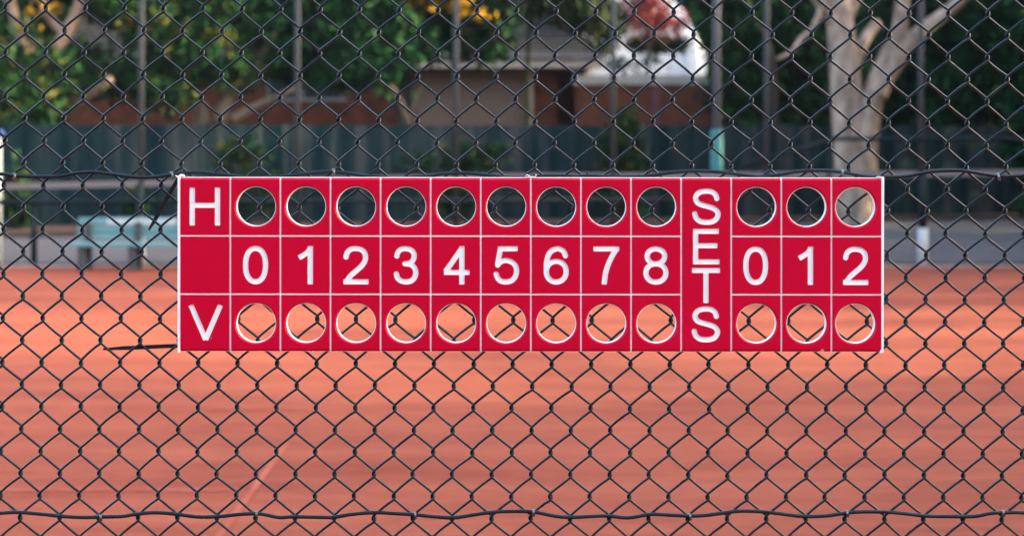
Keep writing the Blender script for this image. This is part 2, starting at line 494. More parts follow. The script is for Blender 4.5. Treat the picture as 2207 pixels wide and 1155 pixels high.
def glyph(ch, x0, y0, x1, y1):
    """strokes in px inside the box; each (points, closed, extend)"""
    h = S / 2
    w_, h_ = x1 - x0 - S, y1 - y0 - S
    U = lambda pts: [(x0 + h + u * w_, y0 + h + v * h_) for u, v in pts]
    L = lambda a, c: (U([a, c]), False, h)
    if ch == '0': return [(arc((x0 + x1) / 2, (y0 + y1) / 2, w_ / 2, h_ / 2, 0, 360, 90, 2.25), True, 0)]
    if ch == '1':
        return [((lambda p: [(p[0][0], y0), (p[1][0], y1)])(U([(1, 0), (1, 1)])), False, 0), (U(cm([(1.0, -0.02), (0.82, 0.075), (0.5, 0.16), (0.0, 0.245)])), False, h * 0.9)]
    if ch == '2': return [(U(cm([(0.0, 0.27), (0.07, 0.12), (0.24, 0.025), (0.48, 0), (0.75, 0.03), (0.93, 0.13), (0.98, 0.27), (0.93, 0.40), (0.76, 0.54), (0.48, 0.69), (0.22, 0.83), (0.03, 1.0)])), False, 0), L((0.0, 1), (1, 1))]
    if ch == '3': return [(U(cm([(0.03, .235), (.09, .11), (.24, .025), (.47, 0), (.72, .03), (.88, .12), (.92, .23), (.86, .35), (.70, .43), (.42, .455)])), False, 0),
                          (U(cm([(.42, .455), (.74, .48), (.93, .58), (1, .72), (.94, .87), (.77, .97), (.5, 1), (.24, .97), (.07, .88), (0, .75)])), False, 0)]
    if ch == '4':
        u = U([(.77, 0), (.77, 1), (0.02, .715), (1, .715)])
        return [([(u[0][0], y0), (u[1][0], y1)], False, 0), ([(x0 + 3, u[2][1]), (x1, u[2][1])], False, 0), ([(u[0][0] - 0.5, y0 + 6), (x0 + 6.2, u[2][1] - 1.0)], False, 0)]
    if ch == '5': return [L((0.22, 0), (.93, 0)), (U([(.215, 0), (.07, .49)]), False, 1.5), (U(cm([(.07, .50), (.22, .40), (.48, .355), (.75, .40), (.94, .51), (1, .67), (.94, .84), (.75, .965), (.47, 1), (.22, .97), (.07, .88), (0, .755)])), False, 0)]
    if ch == '6': return [(U(cm([(.97, .225), (.88, .09), (.72, .02), (.54, 0), (.28, .06), (.1, .2), (.01, .42), (0, .66)])), False, 0),
                          (arc(x0 + h + w_ * .5, y0 + h + h_ * .69, w_ * .5, h_ * .31, 0, 360, 60, 2.1), True, 0)]
    if ch == '7': return [L((0, 0), (1, 0)), (U(cm([(.99, .015), (.79, .22), (.60, .47), (.47, .73), (.41, 1.0)])), False, h)]
    if ch == '8': return [(arc(x0 + h + w_ * .5, y0 + h + h_ * .225, w_ * .435, h_ * .225, 0, 360, 60, 2.1), True, 0),
                          (arc(x0 + h + w_ * .5, y0 + h + h_ * .725, w_ * .5, h_ * .275, 0, 360, 60, 2.1), True, 0)]
    if ch == 'S': return [(U(cm([(.96, .25), (.90, .12), (.74, .025), (.5, 0), (.25, .03), (.09, .12), (.04, .25), (.12, .37), (.30, .44), (.55, .49), (.82, .56), (.98, .67), (1.0, .79), (.90, .92), (.72, .985), (.5, 1), (.24, .97), (.06, .86), (0, .71)])), False, 0)]
    if ch == 'H': return [L((0, 0), (0, 1)), L((1, 0), (1, 1)), L((0, .46), (1, .46))]
    if ch == 'E': return [L((0, 0), (0, 1)), L((0, 0), (.97, 0)), L((0, .47), (.9, .47)), L((0, 1), (1, 1))]
    if ch == 'T': return [L((0, 0), (1, 0)), L((.5, 0), (.5, 1))]
    if ch == 'V': return [(U([(-0.02, -0.06), (.5, 1.0)]), False, 0.5), (U([(1.02, -0.06), (.5, 1.0)]), False, 0.5)]


def sdf(strokes, X, Y, box):
    d = np.full(X.shape, 1e3)
    h = S / 2; rr = 1.6
    for pts, closed, ext in strokes:
        q = [np.array(p, float) for p in pts]
        if closed: q = q[:-1] + [q[0]]
        n = len(q)
        for i in range(n - 1):
            a, c = q[i].copy(), q[i + 1].copy()
            L_ = np.hypot(*(c - a))
            if L_ < 1e-6: continue
            u = (c - a) / L_
            if not closed and i == 0: a -= u * ext
            if not closed and i == n - 2: c += u * ext
            L_ = np.hypot(*(c - a)); m = (a + c) / 2
            lx = (X - m[0]) * u[0] + (Y - m[1]) * u[1]
            ly = -(X - m[0]) * u[1] + (Y - m[1]) * u[0]
            end = (not closed) and (i == 0 or i == n - 2)
            r_ = rr if (end or n == 2) else 0.0
            r_ = min(r_, L_ / 2.2)
            qx = np.abs(lx) - (L_ / 2 - r_); qy = np.abs(ly) - (h - r_)
            dd = np.hypot(np.maximum(qx, 0), np.maximum(qy, 0)) + np.minimum(np.maximum(qx, qy), 0) - r_
            d = np.minimum(d, dd)
        idx = range(0, n) if closed else range(1, n - 1)
        for i in idx:
            d = np.minimum(d, np.hypot(X - q[i][0], Y - q[i][1]) - h)
    bx0, by0, bx1, by1 = box
    # the router never leaves the letter's height: clip to the box
    cx, cy = (bx0 + bx1) / 2, (by0 + by1) / 2
    db = np.maximum(np.abs(X - cx) - (bx1 - bx0) / 2 - 1.0, np.abs(Y - cy) - (by1 - by0) / 2)
    return np.maximum(d, db)


def contours(strokes, box, step=0.8):
    x0, y0, x1, y1 = box
    xs = np.arange(x0 - 4.03, x1 + 4, step); ys = np.arange(y0 - 4.03, y1 + 4, step)
    X, Y = np.meshgrid(xs, ys)
    F = sdf(strokes, X, Y, box)
    F[np.abs(F) < 1e-6] = 1e-6
    nyy, nxx = F.shape
    seg = {}

    def pt(key):
        k, i, j = key
        if k == 'h':
            f0, f1 = F[j, i], F[j, i + 1]; t_ = f0 / (f0 - f1); return (xs[i] + t_ * step, ys[j])
        f0, f1 = F[j, i], F[j + 1, i]; t_ = f0 / (f0 - f1); return (xs[i], ys[j] + t_ * step)
    nb = {}

    def link(a, c):
        nb.setdefault(a, []).append(c); nb.setdefault(c, []).append(a)
    In = (F < 0).astype(int)
    for j in range(nyy - 1):
        for i in range(nxx - 1):
            a, b_, c, d_ = In[j, i], In[j, i + 1], In[j + 1, i + 1], In[j + 1, i]
            s_ = a + b_ + c + d_
            if s_ in (0, 4): continue
            e = []
            if a != b_: e.append(('h', i, j))
            if b_ != c: e.append(('v', i + 1, j))
            if d_ != c: e.append(('h', i, j + 1))
            if a != d_: e.append(('v', i, j))
            if len(e) == 2: link(e[0], e[1])
            else:
                link(e[0], e[1]); link(e[2], e[3])
    out = []
    seen = set()
    for k0 in list(nb):
        if k0 in seen: continue
        loop = [k0]; seen.add(k0)
        cur = k0
        while True:
            nx_ = [q for q in nb[cur] if q not in seen]
            if not nx_: break
            cur = nx_[0]; seen.add(cur); loop.append(cur)
        pts = [pt(k) for k in loop]
        if len(pts) < 8: continue
        # drop nearly collinear / crowded points
        res = [pts[0]]
        n = len(pts)
        for i in range(1, n):
            p, q, r_ = np.array(res[-1]), np.array(pts[i]), np.array(pts[(i + 1) % n])
            if np.hypot(*(q - p)) < 0.25: continue
            cr = abs(np.cross(q - p, r_ - p)) / (np.hypot(*(r_ - p)) + 1e-9)
            if cr < 0.012 and np.hypot(*(q - p)) < 5: continue
            res.append(tuple(q))
        out.append(res)
    return out


def circle(cx, cy, r, n=72):
    return [(cx + r * math.cos(2 * math.pi * k / n), cy + r * math.sin(2 * math.pi * k / n)) for k in range(n)]


def plate(mb, loops, dep0, dep1):
    """a flat plate with holes between depths dep0 and dep1 (px behind the face)"""
    from mathutils.geometry import delaunay_2d_cdt
    co = []; ed = []
    for lp in loops:
        o = len(co); n = len(lp)
        co += [Vector((x, y)) for x, y in lp]
        ed += [(o + i, o + (i + 1) % n) for i in range(n)]
    vv, ee, ff, *_ = delaunay_2d_cdt(co, ed, [], 0, 1e-5)
    T = np.array([[vv[i] for i in f] for f in ff], float)
    C = T.mean(1)
    ins = np.zeros(len(C), int)
    for lp in loops:
        q = np.array(lp, float); r_ = np.roll(q, -1, 0)
        for (xa, ya), (xb, yb) in zip(q, r_):
            if ya == yb: continue
            m_ = (C[:, 1] > min(ya, yb)) & (C[:, 1] <= max(ya, yb))
            xi = xa + (C[:, 1] - ya) / (yb - ya) * (xb - xa)
            ins += m_ & (C[:, 0] < xi)
    keep = [f for f, k in zip(ff, ins) if k % 2]
    n = len(vv)
    mb.add([bpt(v.x, v.y, dep0) for v in vv], [tuple(f) for f in keep])
    mb.add([bpt(v.x, v.y, dep1) for v in vv], [tuple(f)[::-1] for f in keep])
    for lp in loops:
        n = len(lp)
        mb.add([bpt(x, y, dep0) for x, y in lp] + [bpt(x, y, dep1) for x, y in lp], [(i, (i + 1) % n, n + (i + 1) % n, n + i) for i in range(n)])


def ring(mb, cx, cy, r0, d0, r1, d1, n=72):
    vs = []
    for k in range(n):
        a = 2 * math.pi * k / n
        vs.append(bpt(cx + r0 * math.cos(a), cy + r0 * math.sin(a), d0))
        vs.append(bpt(cx + r1 * math.cos(a), cy + r1 * math.sin(a), d1))
    fs = [(2 * k, 2 * k + 1, 2 * ((k + 1) % n) + 1, 2 * ((k + 1) % n)) for k in range(n)]
    mb.add(vs, fs, True)


gx = [388.6] + [496.4 + 107.97 * k for k in range(13)] + [1899.6]
TOPY, BOTY = 383.4, 756.6
gy = [TOPY, 508.0, 633.4, BOTY]
G = 1.75      # half groove
board = empty('scoreboard', bpt(1144, 757, CORE), 'red and white tennis scoreboard with round score holes, strapped to the wire netting', 'scoreboard')
red = MB(); core = MB()
holes = []
digits = {}
dw = [(523.7, 578), (643, 674.5), (740, 794.5), (848.4, 901.8), (953.8, 1012), (1063.6, 1119), (1172, 1226), (1279, 1334.5), (1386.7, 1441)]
TW = lambda px: (px - 388) * TILT      # text y was measured with the tilt in it
for k, (a, c) in enumerate(dw): digits[1 + k] = (str(k), a, 529.2 + 0.2, c, 612.2)
digits[11] = ('0', 1602, 529.8, 1655.8, 612.6)
digits[12] = ('1', 1721, 529.8, 1752.5, 612.6)
digits[13] = ('2', 1817, 529.8, 1872, 612.6)
CH = 4.6
RH = 41.6


def cell(x0, y0, x1, y1, holes_, glyphs, ct=False, cb=False):
    """one red field: flat face, routed letters, optional chamfer at the board's top/bottom edge"""
    fy0 = y0 + (CH if ct else 0); fy1 = y1 - (CH if cb else 0)
    loops = [[(x0, fy0), (x1, fy0), (x1, fy1), (x0, fy1)]]
    for cx, cy in holes_: loops.append(circle(cx, cy, RH + CH))
    for ch, a, b_, c, d_ in glyphs:
        loops += contours(glyph(ch, a, b_, c, d_), (a, b_, c, d_))
    plate(red, loops, 0, 1.0)
    wl = [list(l) for l in loops]
    wl[0] = [(x0 + .02, fy0 + .02), (x1 - .02, fy0 + .02), (x1 - .02, fy1 - .02), (x0 + .02, fy1 - .02)]
    plate(core, wl, 1.02, 2.2)
    if ct: red.add([bpt(x0, y0, CAP), bpt(x1, y0, CAP), bpt(x1, fy0, 0), bpt(x0, fy0, 0), bpt(x0, fy0, CAP), bpt(x1, fy0, CAP)], [(0, 3, 2, 1), (0, 4, 3), (1, 2, 5)])
    if cb: red.add([bpt(x0, fy1, 0), bpt(x1, fy1, 0), bpt(x1, y1, CAP), bpt(x0, y1, CAP), bpt(x0, fy1, CAP), bpt(x1, fy1, CAP)], [(0, 3, 2, 1), (0, 4, 3), (1, 2, 5)])
    for cx, cy in holes_:
        ring(red, cx, cy, RH + CH, 0, RH + 1.3, CAP)


for k in range(14):
    x0 = gx[k] + (G if k else 0); x1 = gx[k + 1] - (G if k < 13 else 0)
    if k == 10:
        gl = [('S', 1491.7, 405.0, 1553, 483.5), ('E', 1493.7, 491.5, 1551, 568.5), ('T', 1491.3, 575.6, 1552, 651.8), ('S', 1490.5, 658.6, 1552, 736.2)]
        cell(x0, gy[0], x1, gy[3], [], gl, True, True)
        continue
    for r_ in range(3):
        y0 = gy[r_] + (G if r_ else 0); y1 = gy[r_ + 1] - (G if r_ < 2 else 0)
        hs, gl = [], []
        if k == 0:
            if r_ == 0: gl = [('H', 408.7, 404, 474.5, 486)]
            if r_ == 2: gl = [('V', 407, 655.7, 479.7, 737)]
        elif r_ == 1: gl = [digits[k]]
        else:
            cx = (gx[k] + gx[k + 1]) / 2 + (0.9 if k < 13 else -1.6)
            hs = [(cx, 444.8 if r_ == 0 else 695.8)]
            holes += hs
        cell(x0, y0, x1, y1, hs, gl, r_ == 0, r_ == 2)
red.build('face_panel', M_red, board)
# white core with through holes; its rim is eased a little too
wr = 1.3
X0, X1 = 388.6, 1899.6
plate(core, [[(X0, 385.6), (X1, 385.6), (X1, 754.4), (X0, 754.4)]] + [circle(cx, cy, RH + CH) for cx, cy in holes], 2.25, CAP + 0.03)
plate(core, [[(X0, 381.4), (X1, 381.4), (X1, 757.0), (X0, 757.0)]] + [circle(cx, cy, RH + wr) for cx, cy in holes], CAP + 0.05, CAP + 1.6)
plate(core, [[(X0, 381.4), (X1, 381.4), (X1, 756.2), (X0, 756.2)]] + [circle(cx, cy, RH) for cx, cy in holes], CAP + 1.6 + 0.02, CAP + CORE)
core.build('backing_board', M_white, board)
for (xa, xb, sk, yt, yb) in ((382.6, 388.5, 0, 380.6, 759.2), (1899.7, 1906.0, -2.6, 379.6, 758.6)):
    s_ = MB()
    n = 24
    fr = [bpt(xa + sk * i / n + random.uniform(-.25, .25), yt + (yb - yt) * i / n, 0.6) for i in range(n + 1)]
    fr2 = [bpt(xb + sk * 0.55 * i / n, yt + (yb - yt) * i / n, 0.6) for i in range(n + 1)]
    bk = [v + Vector((0, (CORE + CAP) * BPX, 0)) for v in fr]
    bk2 = [v + Vector((0, (CORE + CAP) * BPX, 0)) for v in fr2]
    vs = fr + fr2 + bk + bk2; m_ = n + 1
    fs = []
    for i in range(n):
        fs += [(i, m_ + i, m_ + i + 1, i + 1)[::-1], (2 * m_ + i, 2 * m_ + i + 1, 3 * m_ + i + 1, 3 * m_ + i)[::-1], (i, i + 1, 2 * m_ + i + 1, 2 * m_ + i)[::-1], (m_ + i, 3 * m_ + i, 3 * m_ + i + 1, m_ + i + 1)[::-1]]
    fs += [(0, 2 * m_, 3 * m_, m_)[::-1], (n, m_ + n, 3 * m_ + n, 2 * m_ + n)[::-1]]
    s_.add(vs, fs)
    s_.build('edge_strip', M_white, board)


# frayed burrs of white plastic on the edges
def burr(pts, rad, dep=1.5, mat=None):
    b_ = MB()
    w = catmull([bpt(x, y, dep + random.uniform(-1, 1)) for x, y in pts], 5)
    n = len(w)
    b_.tube(w, [rad * BPX * (0.35 + 0.65 * math.sin(math.pi * (i + 0.6) / (n + 0.2))) for i in range(n)], sides=6)
    return b_


for pts, rad in (([(378, 378), (381, 380.5), (384, 383), (386, 386)], 1.5), ([(383, 381), (386, 378.5), (391, 377), (396, 378), (398, 381.5)], 1.7), ([(386, 381), (391, 379.4), (396, 381)], 1.8),
                 ([(1131, 381.5), (1134, 377.5), (1137, 376.2), (1140, 378.5), (1144, 380.8)], 1.0), ([(1134, 380.5), (1140, 380.6), (1148, 380.2), (1154, 380.4)], 1.1), ([(1152, 380.6), (1155, 379), (1155.4, 376.2), (1153.6, 375.6)], 0.9),
                 ([(1888, 380.6), (1893, 379.6), (1899, 380)], 1.3)):
    burr(pts, rad).build('burr', M_white, board)
M_chip = noise_mat('dry_leaf', [(0.55, 0.30, 0.18), (0.75, 0.55, 0.42)], scale=300, rough=0.7)
lf = MB()
q = [bpt(1764.6, 757.0, -1.0), bpt(1770.2, 751.2, -3.0), bpt(1773.0, 750.6, -3.4), bpt(1776.4, 753.4, -2.6), bpt(1775.4, 756.6, -1.2), bpt(1772.0, 754.4, -2.0), bpt(1769.8, 755.0, -1.6)]
lf.add(q + [v + Vector((0, 0.0006, 0)) for v in q], [(0, 1, 6), (1, 2, 5, 6), (2, 3, 5), (3, 4, 5), (7, 13, 8), (8, 13, 12, 9), (9, 12, 10), (10, 12, 11), (0, 7, 8, 1), (1, 8, 9, 2), (2, 9, 10, 3), (3, 10, 11, 4)])
tag(lf.build('dry_leaf', M_chip), 'tiny pale dry leaf curl on the bottom edge of the red scoreboard', 'leaf')

# cable ties
M_tiep, _, b = new_mat('black_nylon', 0.45, 0.4)
b.inputs['Base Color'].default_value = (0.006, 0.007, 0.008, 1)


def strap(mb, pts, w0, w1, th=1.6, axis=None):
    """flat tapered band along world points, px widths"""
    n = len(pts)
    vs = []
    for i, p in enumerate(pts):
        tg = (pts[min(i + 1, n - 1)] - pts[max(0, i - 1)]).normalized()
        ax = Vector(axis or (0, 1, 0))
        sd_ = tg.cross(ax)
        if sd_.length < 1e-4: sd_ = Vector((0, 0, 1))
        sd_.normalize(); nn = sd_.cross(tg).normalized()
        t_ = i / (n - 1)
        w = (w0 if t_ < 0.72 else w0 + (w1 - w0) * (t_ - 0.72) / 0.28) * PX / 2
        for a, c in ((-1, -1), (1, -1), (1, 1), (-1, 1)):
            vs.append(p + sd_ * w * a + nn * th * PX / 2 * c)
    fs = []
    for i in range(n - 1):
        for k in range(4):
            k2 = (k + 1) % 4
            fs.append((4 * i + k, 4 * i + k2, 4 * i + 4 + k2, 4 * i + 4 + k))
    fs += [(3, 2, 1, 0), (4 * n - 4, 4 * n - 3, 4 * n - 2, 4 * n - 1)]
    mb.add(vs, fs)


def cable_tie(tail, label, hx, hy, loop):
    e = empty('cable_tie', net_pt(hx, hy, -8), label, 'cable tie', 'cable ties holding the scoreboard')
    m_ = MB(); strap(m_, catmull([net_pt(*p) for p in tail], 6), 8.6, 3.6)
    m_.build('tail', M_tiep, e)
    h_ = MB()
    c_ = net_pt(hx, hy, -9)
    h_.bbox(c_.x - 4.5 * PX, c_.x + 4.5 * PX, c_.y - 3.5 * PX, c_.y + 3.5 * PX, c_.z - 4.2 * PX, c_.z + 4.2 * PX, 1.2 * PX)
    h_.build('head', M_tiep, e)
    if loop:
        l_ = MB(); strap(l_, catmull([net_pt(*p) for p in loop], 5), 5.4, 5.4, axis=(1, 0, 0)); l_.build('loop', M_tiep, e)


cable_tie([(388, 382, 8), (371, 407, 8), (352, 443, 9), (334, 474, 9), (320, 497, 10)], 'black cable tie with its tail slanting down from the top left corner of the scoreboard', 390, 386, 6,
          ) if False else None
cable_tie([(392, 374, 8), (371, 408, 8), (352, 443, 9), (334, 474, 9), (320.5, 496, 10)], 'black cable tie whose tail slants down from the top left corner of the scoreboard', 393, 391,
          [(392, 372, 2), (394, 366, -8), (395, 368, -16), (396, 376, -26), (396, 385, -18), (394, 391, 4)])
cable_tie([(392, 744.5, 4), (350, 746, 4), (310, 748, 4), (262, 750, 5), (222, 752.4, 6)], 'black cable tie whose tail sticks out left beside the bottom corner of the scoreboard', 391, 743,
          [(391, 743, 2), (387, 738, -6), (384, 737, -6), (386, 744, 2)])
cable_tie([(1268, 395, 8), (1282, 406, 8), (1300, 409, 9), (1317, 413, 9)], 'black cable tie tip seen through the round hole above the 7', 1264, 392,
          [(1264, 392, 4), (1264, 378, 4), (1266, 372, -6), (1268, 386, 4)])

# ------------------------------------------------------------------ rear fences of the court
M_post = noise_mat('grey_green_steel', [(0.018, 0.021, 0.025), (0.030, 0.033, 0.038)], scale=3, rough=0.6)
M_dsteel = noise_mat('dark_green_steel', [(0.003, 0.010, 0.014), (0.007, 0.016, 0.021)], scale=3, rough=0.7, spec=0.2)
M_wpaint = noise_mat('white_paint', [(0.38, 0.43, 0.45), (0.56, 0.58, 0.58)], scale=5, rough=0.6)
M_rmesh, _, b = new_mat('rear_wire', 0.6, 0.2)
b.inputs['Base Color'].default_value = (0.006, 0.010, 0.012, 1)
DR = 22.75
YR = DR - D
gz = lambda py, d=DR: EYE - (py - HOR) / FPX * d
gxx = lambda px, d=DR: (px - 1103.5) / FPX * d


def pole(mb, x, y, z0, z1, r, sides=14):
    mb.tube([(x, y, z0), (x, y, z1)], r, sides)


rear = empty('rear_court_fence', (0, YR, 0), 'tall fine mesh fence on slim grey posts along the far side of the clay court', 'chain link fence')
TOPZ = 5.4
xs = [305, 641, 983, 1322, 1652, 1985]
xs = [xs[0] - 2 * 337, xs[0] - 337] + xs + [2322, 2659]
for x in xs:
    m_ = MB(); pole(m_, gxx(x), YR, 0, TOPZ, 0.043)
    m_.build('post', M_post, rear)
m_ = MB()
L0, L1 = gxx(-420), gxx(2700)
Wd, Hd = L1 - L0, TOPZ
pit = 0.085
for fam in (1, -1):
    yy = YR - 0.05 - 0.004 * fam
    k = -Hd
    while k < Wd:
        xa, za, xb, zb = L0 + k, 0.06, L0 + k + Hd - 0.06, Hd
        if xa < L0: za += (L0 - xa); xa = L0
        if xb > L1: zb -= (xb - L1); xb = L1
        if xb - xa > 0.05:
            if fam < 0: xa, xb = L0 + L1 - xa, L0 + L1 - xb
            r_ = 0.0021
            u = Vector((xb - xa, 0, zb - za)).normalized(); n_ = Vector((-u.z, 0, u.x)) * r_
            A_, B_ = Vector((xa, yy, za)), Vector((xb, yy, zb)); f_ = Vector((0, -r_, 0)); g_ = Vector((0, r_, 0))
            m_.add([A_ + n_ + g_, A_ - n_ + g_, A_ + f_, B_ + n_ + g_, B_ - n_ + g_, B_ + f_], [(0, 1, 4, 3), (1, 2, 5, 4), (2, 0, 3, 5)])
        k += pit
m_.build('wire_mesh', M_rmesh, rear)
m_ = MB()
m_.tube([(L0, YR - 0.09, gz(571)), (L1, YR - 0.09, gz(570))], 0.036, 8)
m_.build('rail', M_dsteel, rear)
m_ = MB()
m_.tube([(L0, YR - 0.10, gz(438)), (gxx(1490), YR - 0.10, gz(430))], 0.037, 8)
m_.build('rail', M_dsteel, rear)
m_ = MB()
m_.tube([(gxx(1788), YR - 0.10, gz(300)), (L1, YR - 0.10, gz(298))], 0.032, 8)
m_.build('rail', M_dsteel, rear)
m_ = MB()
m_.tube([(gxx(1600), YR - 0.10, gz(360)), (gxx(1788), YR - 0.10, gz(301))], 0.030, 8)
m_.build('brace', M_dsteel, rear)
m_ = MB(); pole(m_, gxx(74), YR - 0.02, 0, gz(436), 0.05); m_.build('post', M_dsteel, rear)
m_ = MB(); pole(m_, gxx(1786), YR - 0.02, 0, gz(300), 0.032); m_.build('post', M_dsteel, rear)
m_ = MB(); pole(m_, gxx(305), YR - 0.12, 0, gz(395), 0.055); m_.build('post', M_dsteel, rear)
m_ = MB(); pole(m_, gxx(1985), YR - 0.12, gz(492), gz(372), 0.055); m_.build('post', M_dsteel, rear)
m_ = MB()
x = gxx(1984); m_.tube([(x, YR - 0.13, 0), (x, YR - 0.13, gz(493)), (x, YR - 0.13, gz(491))], [0.078, 0.078, 0.066], 18)
m_.build('post_sleeve', M_wpaint, rear)['label'] = 'short white sleeve round the foot of the post'

# pale band across the back
M_band = noise_mat('pale_webbing', [(0.22, 0.19, 0.185), (0.30, 0.262, 0.26)], scale=60, rough=0.9, spec=0.1)
band = empty('tennis_net', (0, 25.0, 0), 'pale grey net band stretched across in front of the dark palings', 'tennis net')
NB = 23.6
nbp = [(-200, 406), (0, 402), (190, 398), (380, 394), (740, 387), (1080, 381), (1400, 379), (1700, 377), (1950, 375), (2207, 372), (2420, 368)]
m_ = MB()
pts = catmull([P(x, y, NB) for x, y in nbp], 4)
hw = 6.4 * NB / FPX
vs = []
for p in pts:
    for dz, dy in ((hw, -.012), (-hw, -.012), (-hw, .012), (hw, .012)): vs.append(p + Vector((0, dy, dz)))
fs = []
for i in range(len(pts) - 1):
    for k in range(4):
        fs.append((4 * i + k, 4 * i + (k + 1) % 4, 4 * i + 4 + (k + 1) % 4, 4 * i + 4 + k))
m_.add(vs, fs)
m_.build('tape', M_band, band)
for x in (-200, 2420):
    m_ = MB(); p = P(x, 400, NB); pole(m_, p.x, p.y + 0.05, 0, P(x, 362, NB).z, 0.045); m_.build('post', M_dsteel, band)

# white post with blue cap at the left edge
e = empty('net_post', (gxx(-4, 23.2), 23.2 - D, 0), 'white post with a blue cap at the left edge of the picture', 'post')
M_white2 = noise_mat('white_enamel', [(0.32, 0.34, 0.34), (0.38, 0.39, 0.39)], scale=4, rough=0.5)
M_blue, _, b = new_mat('blue_plastic', 0.5, 0.4); b.inputs['Base Color'].default_value = (0.03, 0.07, 0.28, 1)
m_ = MB(); pole(m_, gxx(-5, 23.2), 23.2 - D, 0, gz(294, 23.2), 0.062, 16); m_.build('pole', M_white2, e)
m_ = MB(); m_.tube([(gxx(-3, 23.2), 23.2 - D, gz(295, 23.2)), (gxx(-3, 23.2), 23.2 - D, gz(284, 23.2)), (gxx(-3, 23.2), 23.2 - D, gz(281, 23.2))], [0.085, 0.085, 0.05], 16); m_.build('cap', M_blue, e)

# lamp pole with teal padding
DL = 24.2
lp = empty('lamp_pole', (gxx(1545, DL), DL - D, 0), 'thick grey pole with a bright teal pad round its lower half', 'pole')
M_lpole = noise_mat('grey_steel', [(0.040, 0.042, 0.054), (0.055, 0.058, 0.072)], scale=2, rough=0.5)
M_teal = noise_mat('teal_vinyl', [(0.010, 0.155, 0.155), (0.014, 0.21, 0.205)], scale=3, rough=0.5)
m_ = MB(); x = gxx(1545, DL)
m_.tube([(x, DL - D, 0.0), (x, DL - D, 3.0), (x - 0.005, DL - D, 7.5)], [0.068, 0.066, 0.055], 18); m_.build('pole', M_lpole, lp)
m_ = MB(); m_.tube([(x, DL - D, 0.15), (x, DL - D, 0.17), (x, DL - D, gz(281, DL)), (x, DL - D, gz(279, DL))], [0.09, 0.1, 0.1, 0.09], 20); m_.build('pad', M_teal, lp)

# ------------------------------------------------------------------ bench
DB = 22.0
be = empty('bench', (gxx(300, DB), DB - D, 0), 'pale blue slatted bench with white lettering on its back at the court edge', 'bench')
M_slat = noise_mat('pale_blue_paint', [(0.085, 0.215, 0.24), (0.12, 0.27, 0.295)], scale=6, rough=0.5, stretch=(0.4, 4, 4))
M_leg = noise_mat('bench_leg', [(0.025, 0.03, 0.033), (0.05, 0.055, 0.06)], scale=6, rough=0.7)
M_pleg = noise_mat('concrete_leg', [(0.20, 0.20, 0.21), (0.28, 0.28, 0.29)], scale=10, rough=0.8)
xa, xb = gxx(166, DB), gxx(432, DB)
yb = DB - D
for (p0, p1, dy) in ((469, 485, 0.06), (488, 500, 0.03), (503, 514, 0.0)):
    m_ = MB(); m_.bbox(xa, xb, yb + dy, yb + dy + 0.03, gz(p1, DB), gz(p0, DB), 0.006); m_.build('back_slat', M_slat, be)
for k in range(3):
    m_ = MB(); m_.bbox(xa - 0.03, xb + 0.02, yb - 0.45 + 0.15 * k, yb - 0.45 + 0.15 * k + 0.13, gz(531, DB - .4), gz(524, DB - .4), 0.006); m_.build('seat_slat', M_slat, be)
for x in (192, 299, 406):
    X = gxx(x, DB)
    m_ = MB(); m_.bbox(X - 0.052, X + 0.052, yb - 0.42, yb - 0.30, 0, gz(531.5, DB - .4), 0.008); m_.bbox(X - 0.052, X + 0.052, yb + 0.0 - 0.06, yb - 0.003, 0, gz(478, DB), 0.008)
    m_.build('leg', M_leg, be)
# the lettering is too blurred to read: a row of soft white strokes
m_ = MB()
X = gxx(229, DB)
random.seed(5)
while X < gxx(374, DB):
    w = random.uniform(0.025, 0.05)
    zc = gz(478, DB); hh = random.uniform(0.036, 0.05)
    m_.bbox(X, X + w, yb + 0.055, yb + 0.0595, zc - hh, zc + hh, 0.002)
    X += w + random.uniform(0.004, 0.014)
m_.build('lettering', M_wpaint, be)
st = MB(); xs_ = gxx(310, DB + 0.5); st.tube([(xs_, DB + .5 - D, 0), (xs_ - .02, DB + .5 - D, 0.42), (xs_ - .02, DB + .5 - D, 0.47)], [0.03, 0.03, 0.02], 10)
tag(st.build('stake', M_wpaint), 'short pale stake behind the second leg of the bench', 'stake')

# ------------------------------------------------------------------ paling fence
M_pal = noise_mat('dark_paling', [(0.0012, 0.012, 0.018), (0.010, 0.025, 0.031), (0.052, 0.056, 0.060)], scale=1.3, rough=0.9, spec=0.05, stretch=(1.7, 1.7, 0.12), detail=7, pos=[0.36, 0.5, 0.68])
pf = empty('paling_fence', (0, 41, 0), 'long dark timber paling fence behind the court, below the brick house', 'fence')
A_ = Vector((P(-420, 0, 37.8).x, 37.8 - D, 0)); dl0, dl1 = 37.8, 52.5
B_ = Vector((P(2660, 0, 52.5).x, 52.5 - D, 0))
n = int((B_ - A_).length / 0.115)
m_ = MB()
u = (B_ - A_).normalized(); nv = Vector((u.y, -u.x, 0))
for i in range(n):
    f_ = i / n
    p = A_ + u * (i * 0.115)
    off = 0.02 * (i % 2) + random.uniform(-0.003, 0.003)
    h_ = 2.66 + 0.36 * f_ + random.uniform(-0.012, 0.012)
    c0 = p + nv * off; c1 = c0 + u * 0.117; th = nv * -0.018
    vs = [c0, c1, c1 + th, c0 + th]
    vs = [v.copy() for v in vs] + [v + Vector((0, 0, h_)) for v in vs]
    m_.add(vs, [(4, 5, 6, 7), (0, 1, 5, 4), (1, 2, 6, 5), (2, 3, 7, 6), (3, 0, 4, 7)])
m_.build('palings', M_pal, pf)
m_ = MB()
